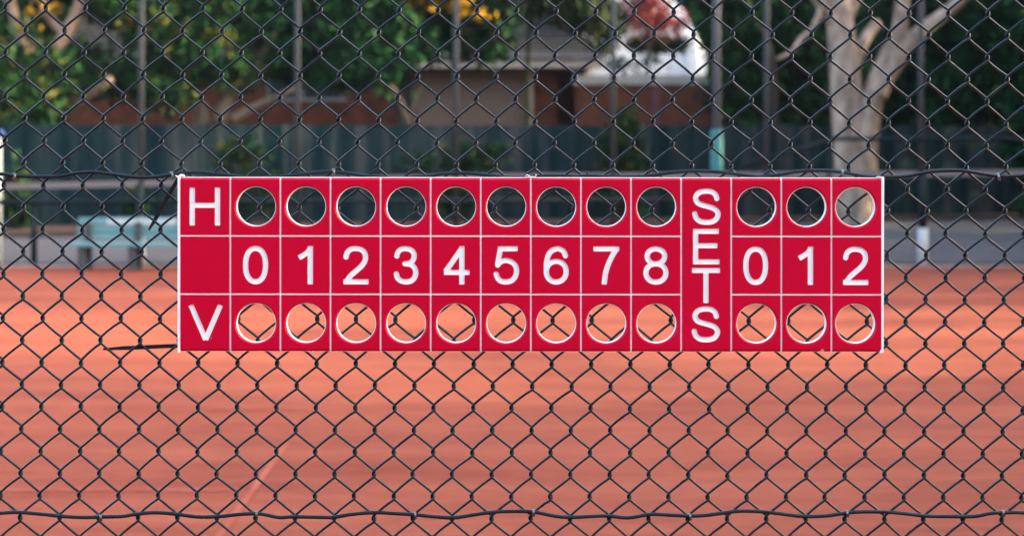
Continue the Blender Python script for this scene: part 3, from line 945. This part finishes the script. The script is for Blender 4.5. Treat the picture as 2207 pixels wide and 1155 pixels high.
for z in (0.4, 2.3):
    m_.add([A_ + nv * -.05 + Vector((0, 0, z)), B_ + nv * -.05 + Vector((0, 0, z)), B_ + nv * -.12 + Vector((0, 0, z)), A_ + nv * -.12 + Vector((0, 0, z)), A_ + nv * -.05 + Vector((0, 0, z + .08)), B_ + nv * -.05 + Vector((0, 0, z + .08)), B_ + nv * -.12 + Vector((0, 0, z + .08)), A_ + nv * -.12 + Vector((0, 0, z + .08))],
           [(0, 3, 2, 1), (4, 5, 6, 7), (0, 1, 5, 4), (1, 2, 6, 5), (2, 3, 7, 6), (3, 0, 4, 7)])
m_.build('fence_rail', M_pal, pf)

# ------------------------------------------------------------------ houses
M_brick = brick_mat('brown_brick', (0.14, 0.030, 0.009), (0.07, 0.016, 0.006), (0.05, 0.026, 0.018))
M_brick2 = brick_mat('red_brick', (0.22, 0.056, 0.025), (0.13, 0.034, 0.018), (0.10, 0.055, 0.042))
M_tile = brick_mat('roof_tile', (0.042, 0.036, 0.034), (0.024, 0.022, 0.022), (0.005, 0.005, 0.005), bw=0.5, rh=0.30, ms=0.07)
M_fascia = noise_mat('cream_fascia', [(0.52, 0.41, 0.32), (0.62, 0.50, 0.40)], scale=2, rough=0.7)
M_gut = noise_mat('grey_gutter', [(0.13, 0.115, 0.115), (0.18, 0.16, 0.16)], scale=2, rough=0.6)
M_door = noise_mat('brown_roller', [(0.19, 0.115, 0.078), (0.23, 0.14, 0.10)], scale=1.5, rough=0.7, stretch=(0.2, 1, 6))
M_dark = noise_mat('dark_timber', [(0.015, 0.012, 0.012), (0.03, 0.02, 0.018)], scale=3, rough=0.8)
M_glass, _, b = new_mat('window_glass', 0.1, 0.6); b.inputs['Base Color'].default_value = (0.02, 0.035, 0.035, 1)
M_cream = noise_mat('cream_post', [(0.30, 0.22, 0.17), (0.42, 0.32, 0.26)], scale=2, rough=0.7)


def pbox(mb, px0, px1, py0, py1, d, th):
    a, c = P(px0, py1, d), P(px1, py0, d)
    mb.box(a.x, c.x, a.y, a.y + th, a.z, c.z)


DH = 56.0
zg = lambda py, d: EYE - (py - HOR) / FPX * d
hs = empty('brick_house', (0, DH - D, 0), 'low brown brick house with tiled roof, cream fascia and wide roller door behind the palings', 'house')
m_ = MB()
xl, xr = gxx(140, DH), gxx(1249, DH)
z_e = zg(146, DH)
# wall with openings for the window and the roller door
for (a, c, za, zb) in ((140, 575, None, None), (575, 738, 'low', None), (738, 858, None, None), (1150, 1200, None, None)):
    x0_, x1_ = gxx(a, DH), gxx(c, DH)
    if za == 'low':
        m_.box(x0_, x1_, DH - D, DH - D + .25, 0, zg(212, DH)); m_.box(x0_, x1_, DH - D, DH - D + .25, zg(165, DH), z_e)
    else: m_.box(x0_, x1_, DH - D, DH - D + .25, 0, z_e)
m_.box(gxx(858, DH), gxx(1150, DH), DH - D + 0.9, DH - D + 1.1, 0, z_e)
m_.box(gxx(1200, DH), gxx(1250, DH), DH - D + 2.0, DH - D + 2.2, 0, z_e)
m_.box(xl, xl + .25, DH - D + .25, DH - D + 9, 0, z_e); m_.box(xr, xr + .25, DH - D + .25, DH - D + 9, 0, z_e)
m_.build('wall', M_brick, hs)
m_ = MB(); m_.box(gxx(575, DH), gxx(738, DH), DH - D + .08, DH - D + .12, zg(211.5, DH), zg(165.5, DH)); wd = m_.build('window', M_glass, hs)
m_ = MB()
for a, c, p0, p1 in ((573, 580, 163, 212), (650, 655, 163, 212), (732, 740, 163, 212), (573, 740, 160, 165)): m_.box(gxx(a, DH), gxx(c, DH), DH - D + .02, DH - D + .075, zg(p1, DH), zg(p0, DH))
m_.build('frame', M_gut, wd)
m_ = MB(); m_.box(gxx(568, DH), gxx(748, DH), DH - D - .06, DH - D + .02, zg(219, DH), zg(212.5, DH)); m_.build('sill', M_gut, wd)
m_ = MB()
x0_, x1_ = gxx(886, DH), gxx(1134, DH)
k = 0; zt = zg(150, DH)
while zt > 0.02:
    zb_ = max(0, zt - 0.11); m_.box(x0_, x1_, DH - D + 0.30 + 0.0, DH - D + 0.34, zb_ + 0.012, zt); zt -= 0.11
m_.box(x0_, x1_, DH - D + 0.345, DH - D + 0.36, 0, zg(150, DH))
m_.build('roller_door', M_door, hs)
m_ = MB(); m_.box(gxx(858.5, DH), gxx(885.5, DH), DH - D + .2, DH - D + .28, 0, zg(150, DH)); m_.build('reveal', M_dark, hs)
m_ = MB(); m_.box(gxx(1135, DH), gxx(1149, DH), DH - D - .05, DH - D + .1, 0, z_e); m_.build('pillar', M_cream, hs)
m_ = MB(); m_.box(xl - .4, gxx(1300, DH), DH - D - .62, DH - D - .58, zg(146, DH - .6), zg(129, DH - .6)); m_.box(xl - .4, gxx(1300, DH), DH - D - .575, DH - D + .3, zg(146, DH - .6) + .02, zg(146, DH - .6) + .05); m_.build('fascia', M_fascia, hs)
m_ = MB(); m_.box(xl - .4, gxx(1302, DH), DH - D - .74, DH - D - .625, zg(128, DH - .6), zg(113, DH - .6)); m_.build('gutter', M_gut, hs)
m_ = MB()
ze = zg(113, DH - .6) - .02
X0_, X1_ = xl - .5, gxx(1303, DH)
Y0_, Y1_, Y2_ = DH - D - .7, DH - D + 5.5, DH - D + 11.5
zr = ze + 3.1
n = 18
for i in range(n):
    f0, f1 = i / n, (i + 1) / n
    ya, yb_ = Y0_ + (Y1_ - Y0_) * f0, Y0_ + (Y1_ - Y0_) * f1
    za, zb_ = ze + (zr - ze) * f0, ze + (zr - ze) * f1
    m_.add([(X0_, ya, za - .0), (X1_ - 3 * f0, ya, za), (X1_ - 3 * f1, yb_, zb_ - .05), (X0_, yb_, zb_ - .05), (X0_, yb_, zb_), (X1_ - 3 * f1, yb_, zb_)], [(0, 1, 2, 3), (3, 2, 5, 4)])
m_.add([(X0_, Y1_, zr), (X1_ - 3, Y1_, zr), (X1_, Y2_, ze), (X0_, Y2_, ze)], [(0, 1, 2, 3)])
m_.add([(X1_, Y0_, ze), (X1_, Y2_, ze), (X1_ - 3, Y1_, zr)], [(0, 1, 2)])
m_.build('roof', M_tile, hs)

# lower brick wall with pale coping
DG = 52.5
gw = empty('brick_wall', (gxx(1400, DG), DG - D, 0), 'red brick garden wall with a pale coping, right of the roller door house', 'wall')
m_ = MB(); pbox(m_, 1241, 1555, 183, 430, DG, .3); m_.build('brickwork', M_brick2, gw)
m_ = MB(); pbox(m_, 1236, 1530, 163, 182.5, DG - .1, .5); m_.build('coping', M_cream if False else noise_mat('pale_coping', [(0.42, 0.37, 0.32), (0.52, 0.47, 0.42)], scale=2, rough=0.8), gw)
m_ = MB(); pbox(m_, 1404, 1424, 184, 300, DG - .12, .11); m_.build('downpipe', noise_mat('maroon_pipe', [(0.10, 0.022, 0.022), (0.13, 0.03, 0.03)], scale=3), gw)

# white gabled house behind
DW = 64.0
wh = empty('white_house', (gxx(1400, DW), DW - D, 0), 'white rendered house with a sloping gable, behind the red leaved tree', 'house')
M_render = noise_mat('white_render', [(0.86, 0.85, 0.83), (0.91, 0.90, 0.88)], scale=1, rough=0.8)
m_ = MB()
pts = [(1240, 430), (1240, -200), (1400, -200), (1440, -10), (1476, 25), (1522, 120), (1522, 430)]
fr = [P(x, y, DW) for x, y in pts]; bk = [v + Vector((0, 6, 0)) for v in fr]; n = len(pts)
m_.add(fr + bk, [tuple(range(n)), tuple(range(2 * n - 1, n - 1, -1))] + [(i, i + n, (i + 1) % n + n, (i + 1) % n) for i in range(n)])
m_.build('wall', M_render, wh)
m_ = MB(); pbox(m_, 1483, 1503, 75, 200, DW - .2, .19); m_.build('pilaster', M_render, wh)

# shed roof glimpses left of the big tree (second tiled roof, blue-grey)
# ------------------------------------------------------------------ trees
M_lf_dark = leaf_mat('leaf_dark_green', [(0.0008, 0.009, 0.004), (0.004, 0.030, 0.008), (0.018, 0.062, 0.015)], 1.6)
M_lf_mid = leaf_mat('leaf_mid_green', [(0.0015, 0.011, 0.004), (0.0065, 0.031, 0.008), (0.025, 0.054, 0.014)], 1.8)
M_lf_yel = leaf_mat('leaf_yellow_green', [(0.012, 0.032, 0.007), (0.045, 0.060, 0.012), (0.16, 0.09, 0.012)], 2.0)
M_lf_gold = leaf_mat('leaf_golden', [(0.34, 0.16, 0.008), (0.50, 0.27, 0.015)], 2.0)
M_lf_red = leaf_mat('leaf_red', [(0.11, 0.012, 0.018), (0.20, 0.03, 0.035), (0.34, 0.09, 0.08)], 2.0)
M_lf_olive = leaf_mat('leaf_olive', [(0.016, 0.022, 0.008), (0.045, 0.052, 0.02), (0.09, 0.075, 0.038)], 2.0)
M_bark = noise_mat('brown_bark', [(0.10, 0.075, 0.055), (0.22, 0.165, 0.12)], scale=3, rough=0.9, stretch=(3, 3, 0.7))
M_barkd = noise_mat('dark_bark', [(0.018, 0.014, 0.011), (0.045, 0.034, 0.025)], scale=3, rough=0.9, stretch=(3, 3, 0.7))
M_barkp = noise_mat('pink_bark', [(0.20, 0.12, 0.085), (0.42, 0.27, 0.19)], scale=2.2, rough=0.85, stretch=(3, 3, 0.8))
M_gum = noise_mat('pale_gum_bark', [(0.10, 0.065, 0.046), (0.31, 0.21, 0.155), (0.56, 0.41, 0.32)], scale=1.7, rough=0.75, stretch=(1.9, 1.9, 0.75), bump=0.6, bscale=14)


def leaves(mb, clumps, per, size, mats_w, squash=0.8, rngseed=0, droop=0.0):
    """leaf faces around clump centres; clumps = [(centre, radius)]"""
    rg = np.random.default_rng(rngseed)
    for (c, r) in clumps:
        kk = max(4, int(per))
        pos = rg.normal(0, 0.5, (kk, 3)) * r * np.array([1, 1, squash])
        u = rg.normal(0, 1, (kk, 3)); u /= np.linalg.norm(u, axis=1)[:, None]
        if droop: u[:, 2] -= droop; u /= np.linalg.norm(u, axis=1)[:, None]
        v = np.cross(u, rg.normal(0, 1, (kk, 3))); v /= np.linalg.norm(v, axis=1)[:, None]
        s_ = size * rg.uniform(0.6, 1.35, kk)
        mi = int(rg.choice(len(mats_w), p=mats_w))
        for k in range(kk):
            p = np.array(c) + pos[k]
            a, b_ = u[k] * s_[k], v[k] * s_[k] * 0.42
            o = len(mb.v)
            mb.v.extend([tuple(p - a), tuple(p - a * 0.1 + b_), tuple(p + a), tuple(p - a * 0.1 - b_)])
            mb.f.append((o, o + 1, o + 2, o + 3)); mb.sm.append(False)
            mb.mi.append(mi if rg.random() > 0.15 else int(rg.integers(0, len(mats_w))))


def limb(mb, pts, r0, r1, sides=10):
    w = catmull(pts, 5); n = len(w)
    mb.tube(w, [r0 + (r1 - r0) * (i / (n - 1)) ** 0.8 for i in range(n)], sides)


def tree(name, label, cat, limbs, bark, blobs, mats, w, size, per=26, seed=1, group=None, droop=0.0, base=None):
    """limbs: [(pixel path [(px,py,d)], r0, r1)]; blobs: [(px, py, d, rx_px, ry_px, n clumps)] crown volumes"""
    b0 = P(*limbs[0][0][0]); b0 = Vector((b0.x, b0.y, 0)) if base is None else base
    e = empty(name, b0, label, cat, group)
    tm = MB()
    first = True
    for path, r0, r1 in limbs:
        pp = [P(*q_) for q_ in path]
        if first: pp[0] = Vector((pp[0].x, pp[0].y, -0.1)); first = False
        limb(tm, pp, r0, r1)
    tm.build('trunk', bark, e)
    rg = np.random.default_rng(seed)
    if blobs:
        cmb = MB()
        for (px, py, d, rx, ry, nc) in blobs:
            c = P(px, py, d); sx, sz = rx * d / FPX, ry * d / FPX
            sy = max(0.8, 0.6 * min(sx, sz) + 0.5)
            cl = []
            for _ in range(nc):
                q_ = rg.normal(0, 1, 3); q_ /= np.linalg.norm(q_); q_ *= rg.random() ** 0.4
                cl.append(((c.x + q_[0] * sx, c.y + q_[1] * sy, max(0.15, c.z + q_[2] * sz)), rg.uniform(0.30, 0.62)))
            leaves(cmb, cl, per, size, w, rngseed=int(rg.integers(1 << 30)), droop=droop)
        cmb.build('crown', mats, e)
    return e


# far dark belt of trees that closes the view
def far_belt():
    mb = MB()
    rg = np.random.default_rng(3)
    cl = []
    for _ in range(2300):
        x = rg.uniform(-34, 34); z = rg.uniform(0.3, 13.5); y = 74 + rg.uniform(0, 7) + 1.5 * math.sin(x * .5)
        cl.append(((x, y, z), rg.uniform(0.9, 1.6)))
    leaves(mb, cl, 34, 0.5, [0.7, 0.3], rngseed=5)
    o = mb.build('far_trees', [M_lf_dark, M_lf_mid])
    tag(o, 'dark mass of far trees behind the houses', 'trees', kind='stuff')


far_belt()

G1 = 'trees and shrubs beyond the court'
tree('autumn_tree', 'leaning brown trunked tree with sparse golden leaves at the top left of the picture', 'tree',
     [([(70, 480, 44), (78, 260, 44), (95, 150, 44), (150, 60, 44), (200, -60, 44)], 0.30, 0.16), ([(95, 150, 44), (40, 70, 44), (15, -60, 44)], 0.2, 0.12), ([(140, 75, 44), (95, 20, 44.4), (60, -80, 44.6)], 0.16, 0.08), ([(60, 265, 43.8), (130, 235, 43.6), (190, 205, 43.4), (240, 172, 43)], 0.17, 0.12)],
     M_barkp, [(60, 60, 43.6, 120, 70, 12), (110, -70, 44, 190, 60, 70)], [M_lf_gold, M_lf_yel, M_lf_mid], [0.3, 0.3, 0.4], 0.15, 18, 21, G1)
tree('laurel_tree', 'bushy green tree below the leaning trunk at the far left, above the palings', 'tree',
     [([(20, 480, 42), (22, 300, 42), (30, 200, 42)], 0.12, 0.06)], M_barkd, [(25, 200, 42, 80, 60, 50), (110, 160, 43, 80, 60, 40), (60, 250, 42, 60, 26, 16), (-60, 120, 42, 60, 100, 40), (180, 130, 46, 60, 40, 20)], [M_lf_mid, M_lf_dark, M_lf_yel], [0.45, 0.45, 0.1], 0.17, 24, 29, G1)
tree('broadleaf_tree', 'green tree with yellow tinged leaves and a forked tan trunk, left of the house window', 'tree',
     [([(438, 480, 45.5), (436, 262, 45.5), (420, 200, 45.5), (408, 120, 45.5), (400, 0, 45.6)], 0.30, 0.12), ([(470, 262, 45.3), (492, 210, 45.3), (540, 160, 45.3), (600, 60, 45)], 0.24, 0.09), ([(500, 258, 45), (545, 232, 45), (590, 212, 44.9), (640, 190, 44.8)], 0.15, 0.09), ([(415, 170, 45.5), (360, 100, 45.3), (300, 20, 45)], 0.12, 0.05)],
     M_bark, [(255, 165, 44, 75, 36, 34), (345, 195, 44, 60, 40, 34), (380, 60, 44.5, 130, 80, 110), (250, 20, 44.5, 80, 34, 30), (420, 130, 44.5, 110, 60, 60), (470, 25, 45, 90, 70, 46), (520, 150, 45, 60, 30, 20)],
     [M_lf_mid, M_lf_yel, M_lf_dark], [0.5, 0.18, 0.32], 0.17, 24, 22, G1)
tree('broadleaf_tree', 'dense dark green tree hanging over the brick wall, middle left behind the second grey post', 'tree',
     [([(872, 480, 47), (872, 262, 47), (800, 130, 47), (740, -40, 47)], 0.26, 0.14), ([(712, 180, 47), (640, 90, 47), (560, 0, 47)], 0.14, 0.05), ([(715, 160, 47), (800, 80, 47), (880, 0, 47)], 0.14, 0.05)],
     M_barkd, [(600, 70, 46, 130, 90, 120), (760, 60, 46, 130, 90, 130), (760, 150, 45.6, 90, 45, 60), (640, 140, 46, 60, 26, 24), (860, 90, 46.2, 70, 60, 46), (700, -80, 46, 260, 70, 110)],
     [M_lf_dark, M_lf_mid], [0.72, 0.28], 0.19, 26, 23, G1)
tree('golden_topped_tree', 'tree with a golden yellow top and drooping green leaves above the roller door', 'tree',
     [([(975, 480, 50), (985, 262, 50), (972, 100, 50), (965, -60, 50)], 0.10, 0.06)],
     M_lf_olive, [(915, -4, 47, 70, 16, 22), (968, 4, 47, 36, 16, 12), (1040, 34, 47, 10, 8, 2), (965, -40, 48, 110, 40, 50)], [M_lf_gold, M_lf_yel], [0.8, 0.2], 0.17, 20, 24, G1)
tree('drooping_tree', 'dark green tree with long drooping leaf tips hanging over the cream fascia', 'tree',
     [([(876, 480, 49), (878, 262, 49), (940, 120, 49), (1030, -80, 49)], 0.09, 0.06)],
     M_barkd, [(1010, 40, 48.3, 95, 55, 80), (1045, 95, 48, 60, 36, 34), (985, 100, 48.2, 50, 22, 12), (900, 60, 48.6, 60, 40, 36), (1050, -50, 48, 150, 50, 70)],
     [M_lf_dark, M_lf_mid, M_lf_olive], [0.55, 0.35, 0.1], 0.18, 24, 25, G1, droop=0.8)
tree('weeping_tree', 'weeping tree with olive hanging foliage and thin yellow stem before the tiled roof', 'tree',
     [([(1138, 480, 50.5), (1138, 262, 50.5), (1137, 150, 50.5), (1142, 20, 50.5), (1150, -80, 50.5)], 0.085, 0.07)],
     M_lf_yel, [(1185, 10, 50, 55, 34, 30), (1260, 20, 50, 60, 50, 60), (1300, 60, 50, 26, 60, 24), (1220, -50, 50, 130, 40, 70)],
     [M_lf_olive, M_lf_mid], [0.6, 0.4], 0.17, 24, 26, G1, droop=1.6)
tree('red_maple', 'small tree with dark red leaves in front of the white house', 'tree',
     [([(1395, 480, 58), (1398, 200, 58), (1395, 70, 58), (1390, -40, 58)], 0.07, 0.05), ([(1396, 80, 58), (1430, 40, 58), (1455, -20, 58)], 0.04, 0.02), ([(1396, 85, 58), (1360, 50, 58), (1340, -10, 58)], 0.04, 0.02)],
     M_barkd, [(1385, 20, 57.6, 55, 50, 62), (1430, 50, 57.6, 50, 28, 26), (1350, 60, 57.7, 30, 20, 10), (1390, -60, 57.6, 100, 40, 60)],
     [M_lf_red], [1.0], 0.12, 20, 27, G1)


def shrub(name, label, blobs, mats, w, size=0.12, per=22, seed=50, cat='shrub', stems=4):
    px, py, d = blobs[0][0], blobs[0][1], blobs[0][2]
    base = P(px, HOR + EYE * FPX / d, d)
    e = empty(name, Vector((base.x, base.y, 0)), label, cat, 'shrubs along the paling fence')
    rg = np.random.default_rng(seed)
    sm = MB(); cm_ = MB()
    for (bx, by, bd, rx, ry, nc) in blobs:
        c = P(bx, by, bd); sx, sz = rx * bd / FPX, ry * bd / FPX
        for _ in range(stems):
            tp = c + Vector((rg.uniform(-.6, .6) * sx, rg.uniform(-.2, .2), rg.uniform(-.3, .7) * sz))
            limb(sm, [(base.x + rg.uniform(-.15, .15), base.y, -0.02), ((base.x + tp.x) / 2 + rg.uniform(-.1, .1), base.y, tp.z / 2), tp], 0.02, 0.008, 5)
        cl = []
        for _ in range(nc):
            q_ = rg.normal(0, 1, 3); q_ /= np.linalg.norm(q_); q_ *= rg.random() ** 0.5
            cl.append(((c.x + q_[0] * sx, c.y + q_[1] * 0.35, max(0.1, c.z + q_[2] * sz)), rg.uniform(0.2, 0.4)))
        leaves(cm_, cl, per, size, w, rngseed=int(rg.integers(1 << 30)))
    sm.build('stem', M_barkd, e); cm_.build('foliage', mats, e)


SM = [M_lf_mid, M_lf_dark, M_lf_yel]
shrub('shrub', 'low green shrub against the palings at the far left, beside the white post', [(30, 400, 37.2, 34, 60, 22), (40, 455, 37.2, 40, 30, 14)], SM, [.7, .2, .1], seed=51)
shrub('shrub', 'sparse green shrub standing behind the bench', [(298, 440, 38.5, 26, 44, 12)], SM, [.5, .3, .2], seed=52)
shrub('shrub', 'green shrub against the palings above the 0 and 1', [(520, 335, 39.8, 52, 40, 26), (575, 420, 39.8, 30, 60, 14), (500, 430, 39.8, 40, 60, 14)], SM, [.6, .3, .1], seed=53)
shrub('shrub', 'green shrub against the palings above the 4 and 5', [(1010, 345, 42.2, 60, 32, 32), (905, 350, 42, 26, 24, 7), (1060, 330, 42.2, 34, 26, 10), (980, 420, 42.2, 50, 50, 16)], SM, [.6, .25, .15], seed=54)
shrub('shrub', 'tallest green shrub, reaching over the palings above the 7', [(1330, 320, 43.6, 60, 52, 50), (1375, 345, 43.6, 50, 34, 26), (1345, 262, 43.6, 32, 26, 14), (1340, 420, 43.6, 80, 55, 24)], SM, [.7, .2, .1], seed=55)
shrub('hedge', 'bright green clipped hedge in front of the white house', [(1400, 96, 60, 70, 12, 60), (1460, 100, 60, 26, 10, 16)], [M_lf_yel, M_lf_mid], [.4, .6], 0.14, 24, 56, 'hedge', 2)
shrub('creeper', 'leafy creeper on top of the pale coping', [(1340, 142, 53.4, 46, 22, 10), (1395, 130, 53.4, 26, 14, 5)], [M_lf_dark, M_lf_mid], [.6, .4], 0.12, 16, 57, 'creeper', 2)

tree('evergreen_tree', 'dark leafy tree with thin pale branches between the teal padded pole and the gum tree', 'tree',
     [([(1672, 480, 50), (1668, 200, 50), (1660, 110, 50), (1620, 30, 50), (1600, -60, 50)], 0.13, 0.07)],
     M_barkd, [(1600, 60, 51, 80, 90, 110), (1710, 60, 51.5, 100, 100, 120), (1620, 190, 51.5, 60, 60, 60), (1600, 120, 51, 50, 60, 40), (1700, 190, 52, 90, 60, 60), (1550, -20, 51, 60, 60, 50), (1660, -90, 51, 160, 60, 90), (1560, 205, 51.3, 34, 34, 20)],
     [M_lf_dark, M_lf_mid], [0.6, 0.4], 0.18, 26, 31, G1)
gum = tree('gum_tree', 'large forked gum tree with smooth pale trunk in front of the palings', 'tree',
           [([(1842, 500, 39.5), (1840, 430, 39.5), (1836, 330, 39.5), (1826, 230, 39.5), (1817, 110, 39.6), (1810, 40, 39.6), (1796, -80, 39.8)], 0.60, 0.31),
            ([(1858, 380, 39.4), (1866, 290, 39.4), (1884, 200, 39.3), (1915, 120, 39.3), (1940, 60, 39.3), (1950, -80, 39.2)], 0.40, 0.17),
            ([(1888, 205, 39.2), (1910, 165, 39.2), (1950, 105, 39.1), (1985, 68, 39.0), (2050, 20, 38.9), (2110, -40, 38.8)], 0.30, 0.14),
            ([(1840, 150, 39.9), (1862, 90, 40.1), (1890, 50, 40.5)], 0.17, 0.14),
            ([(1812, 60, 39.5), (1775, 20, 39.4), (1735, -50, 39.3)], 0.20, 0.13),
            ([(1770, 20, 39.3), (1752, 60, 39.2), (1725, 85, 39.2), (1708, 110, 39.1), (1676, 128, 39.0)], 0.085, 0.045),
            ([(1822, 30, 39.7), (1845, -20, 39.8), (1860, -90, 40)], 0.26, 0.18)],
           M_gum, [(1830, -260, 40, 300, 120, 160)], [M_lf_mid, M_lf_dark], [0.4, 0.6], 0.18, 22, 32, G1)
tree('evergreen_tree', 'broad dark evergreen filling the top right corner of the picture', 'tree',
     [([(2120, 480, 52), (2115, 260, 52), (2130, 60, 52), (2140, -80, 52)], 0.3, 0.16)],
     M_barkd, [(2100, 200, 50.5, 110, 60, 90), (2150, 70, 50.5, 110, 90, 120), (1970, 120, 53, 90, 110, 90), (2000, -40, 51.5, 150, 70, 90), (2200, 220, 51, 80, 80, 70), (2050, 60, 51.5, 60, 60, 40), (1920, 220, 54, 60, 70, 40), (2240, -20, 51, 120, 100, 80)],
     [M_lf_dark, M_lf_mid], [0.75, 0.25], 0.19, 26, 33, G1)

# ------------------------------------------------------------------ hedges added on the right to block the low sun, leaving one gap
def sun_block_hedge(x0, x1, y0, y1, h, seed, label, dens=1.0):
    rg = np.random.default_rng(seed)
    e = empty('light_block_hedge', Vector(((x0 + x1) / 2, (y0 + y1) / 2, 0)), label, 'hedge', 'hedges added to block light')
    cm_ = MB(); cl = []
    n = int((y1 - y0) * h * 5.0 * dens)
    for _ in range(n):
        yy = rg.uniform(y0, y1)
        cl.append(((rg.uniform(x0, x1), yy, rg.uniform(0.1, h + 0.7 * math.sin(yy * 1.3))), rg.uniform(0.5, 0.8)))
    leaves(cm_, cl, 16, 0.30, [1.0], rngseed=seed)
    cm_.build('foliage', [M_lf_dark], e)
    t_ = MB()
    yy = y0 + .6
    while yy < y1 - .3:
        t_.tube([((x0 + x1) / 2, yy, 0), ((x0 + x1) / 2, yy, h * .8)], [.12, .04], 8); yy += 1.6
    t_.build('stem', M_barkd, e)


sun_block_hedge(15.5, 17.2, -9, 8.1, 9.5, 71, 'added unseen hedge that blocks the sun from the near half of the court')
sun_block_hedge(15.6, 17.0, 8.1, 13.6, 9.5, 73, 'added thin unseen hedge that dims the sun in the gap between the tall ones', 0.12)  # sparse leaves added to weaken the sun patch on the clay
sun_block_hedge(15.5, 17.2, 13.6, 33, 9.5, 72, 'added unseen hedge that blocks the sun from the far half of the court')
sun_block_hedge(15.5, 17.2, 33, 43, 9.5, 75, 'hedge added beyond the far corner of the court to keep the sun off the gum trunk', 1.0)
sun_block_hedge(18.5, 20.2, 43, 62, 10.5, 76, 'tall hedge added far beyond the court to keep the sun off the right end of the palings')



def sky_block_hedge(y0, y1, x0, x1, h, seed, label):  # added behind the camera: cuts low sky light, darkens what the board reflects
    rg = np.random.default_rng(seed)
    e = empty('light_block_hedge', Vector(((x0 + x1) / 2, (y0 + y1) / 2, 0)), label, 'hedge', 'hedges added to block light')
    cm_ = MB(); cl = []
    for _ in range(int((x1 - x0) * h * 5)):
        xx = rg.uniform(x0, x1)
        cl.append(((xx, rg.uniform(y0, y1), rg.uniform(0.1, h + 0.5 * math.sin(xx * 1.3))), rg.uniform(0.5, 0.8)))
    leaves(cm_, cl, 16, 0.30, [1.0], rngseed=seed)
    cm_.build('foliage', [M_lf_dark], e)
    t_ = MB(); xx = x0 + .6
    while xx < x1 - .3:
        t_.tube([(xx, (y0 + y1) / 2, 0), (xx, (y0 + y1) / 2, h * .8)], [.12, .04], 8); xx += 1.6
    t_.build('stem', M_barkd, e)


sky_block_hedge(-12.5, -11.0, -16, 15, 5.2, 74, 'unseen hedge added behind the viewpoint to block low sky light and darken reflections')

for o in list(bpy.data.objects):
    if '_w' in o: del o['_w']
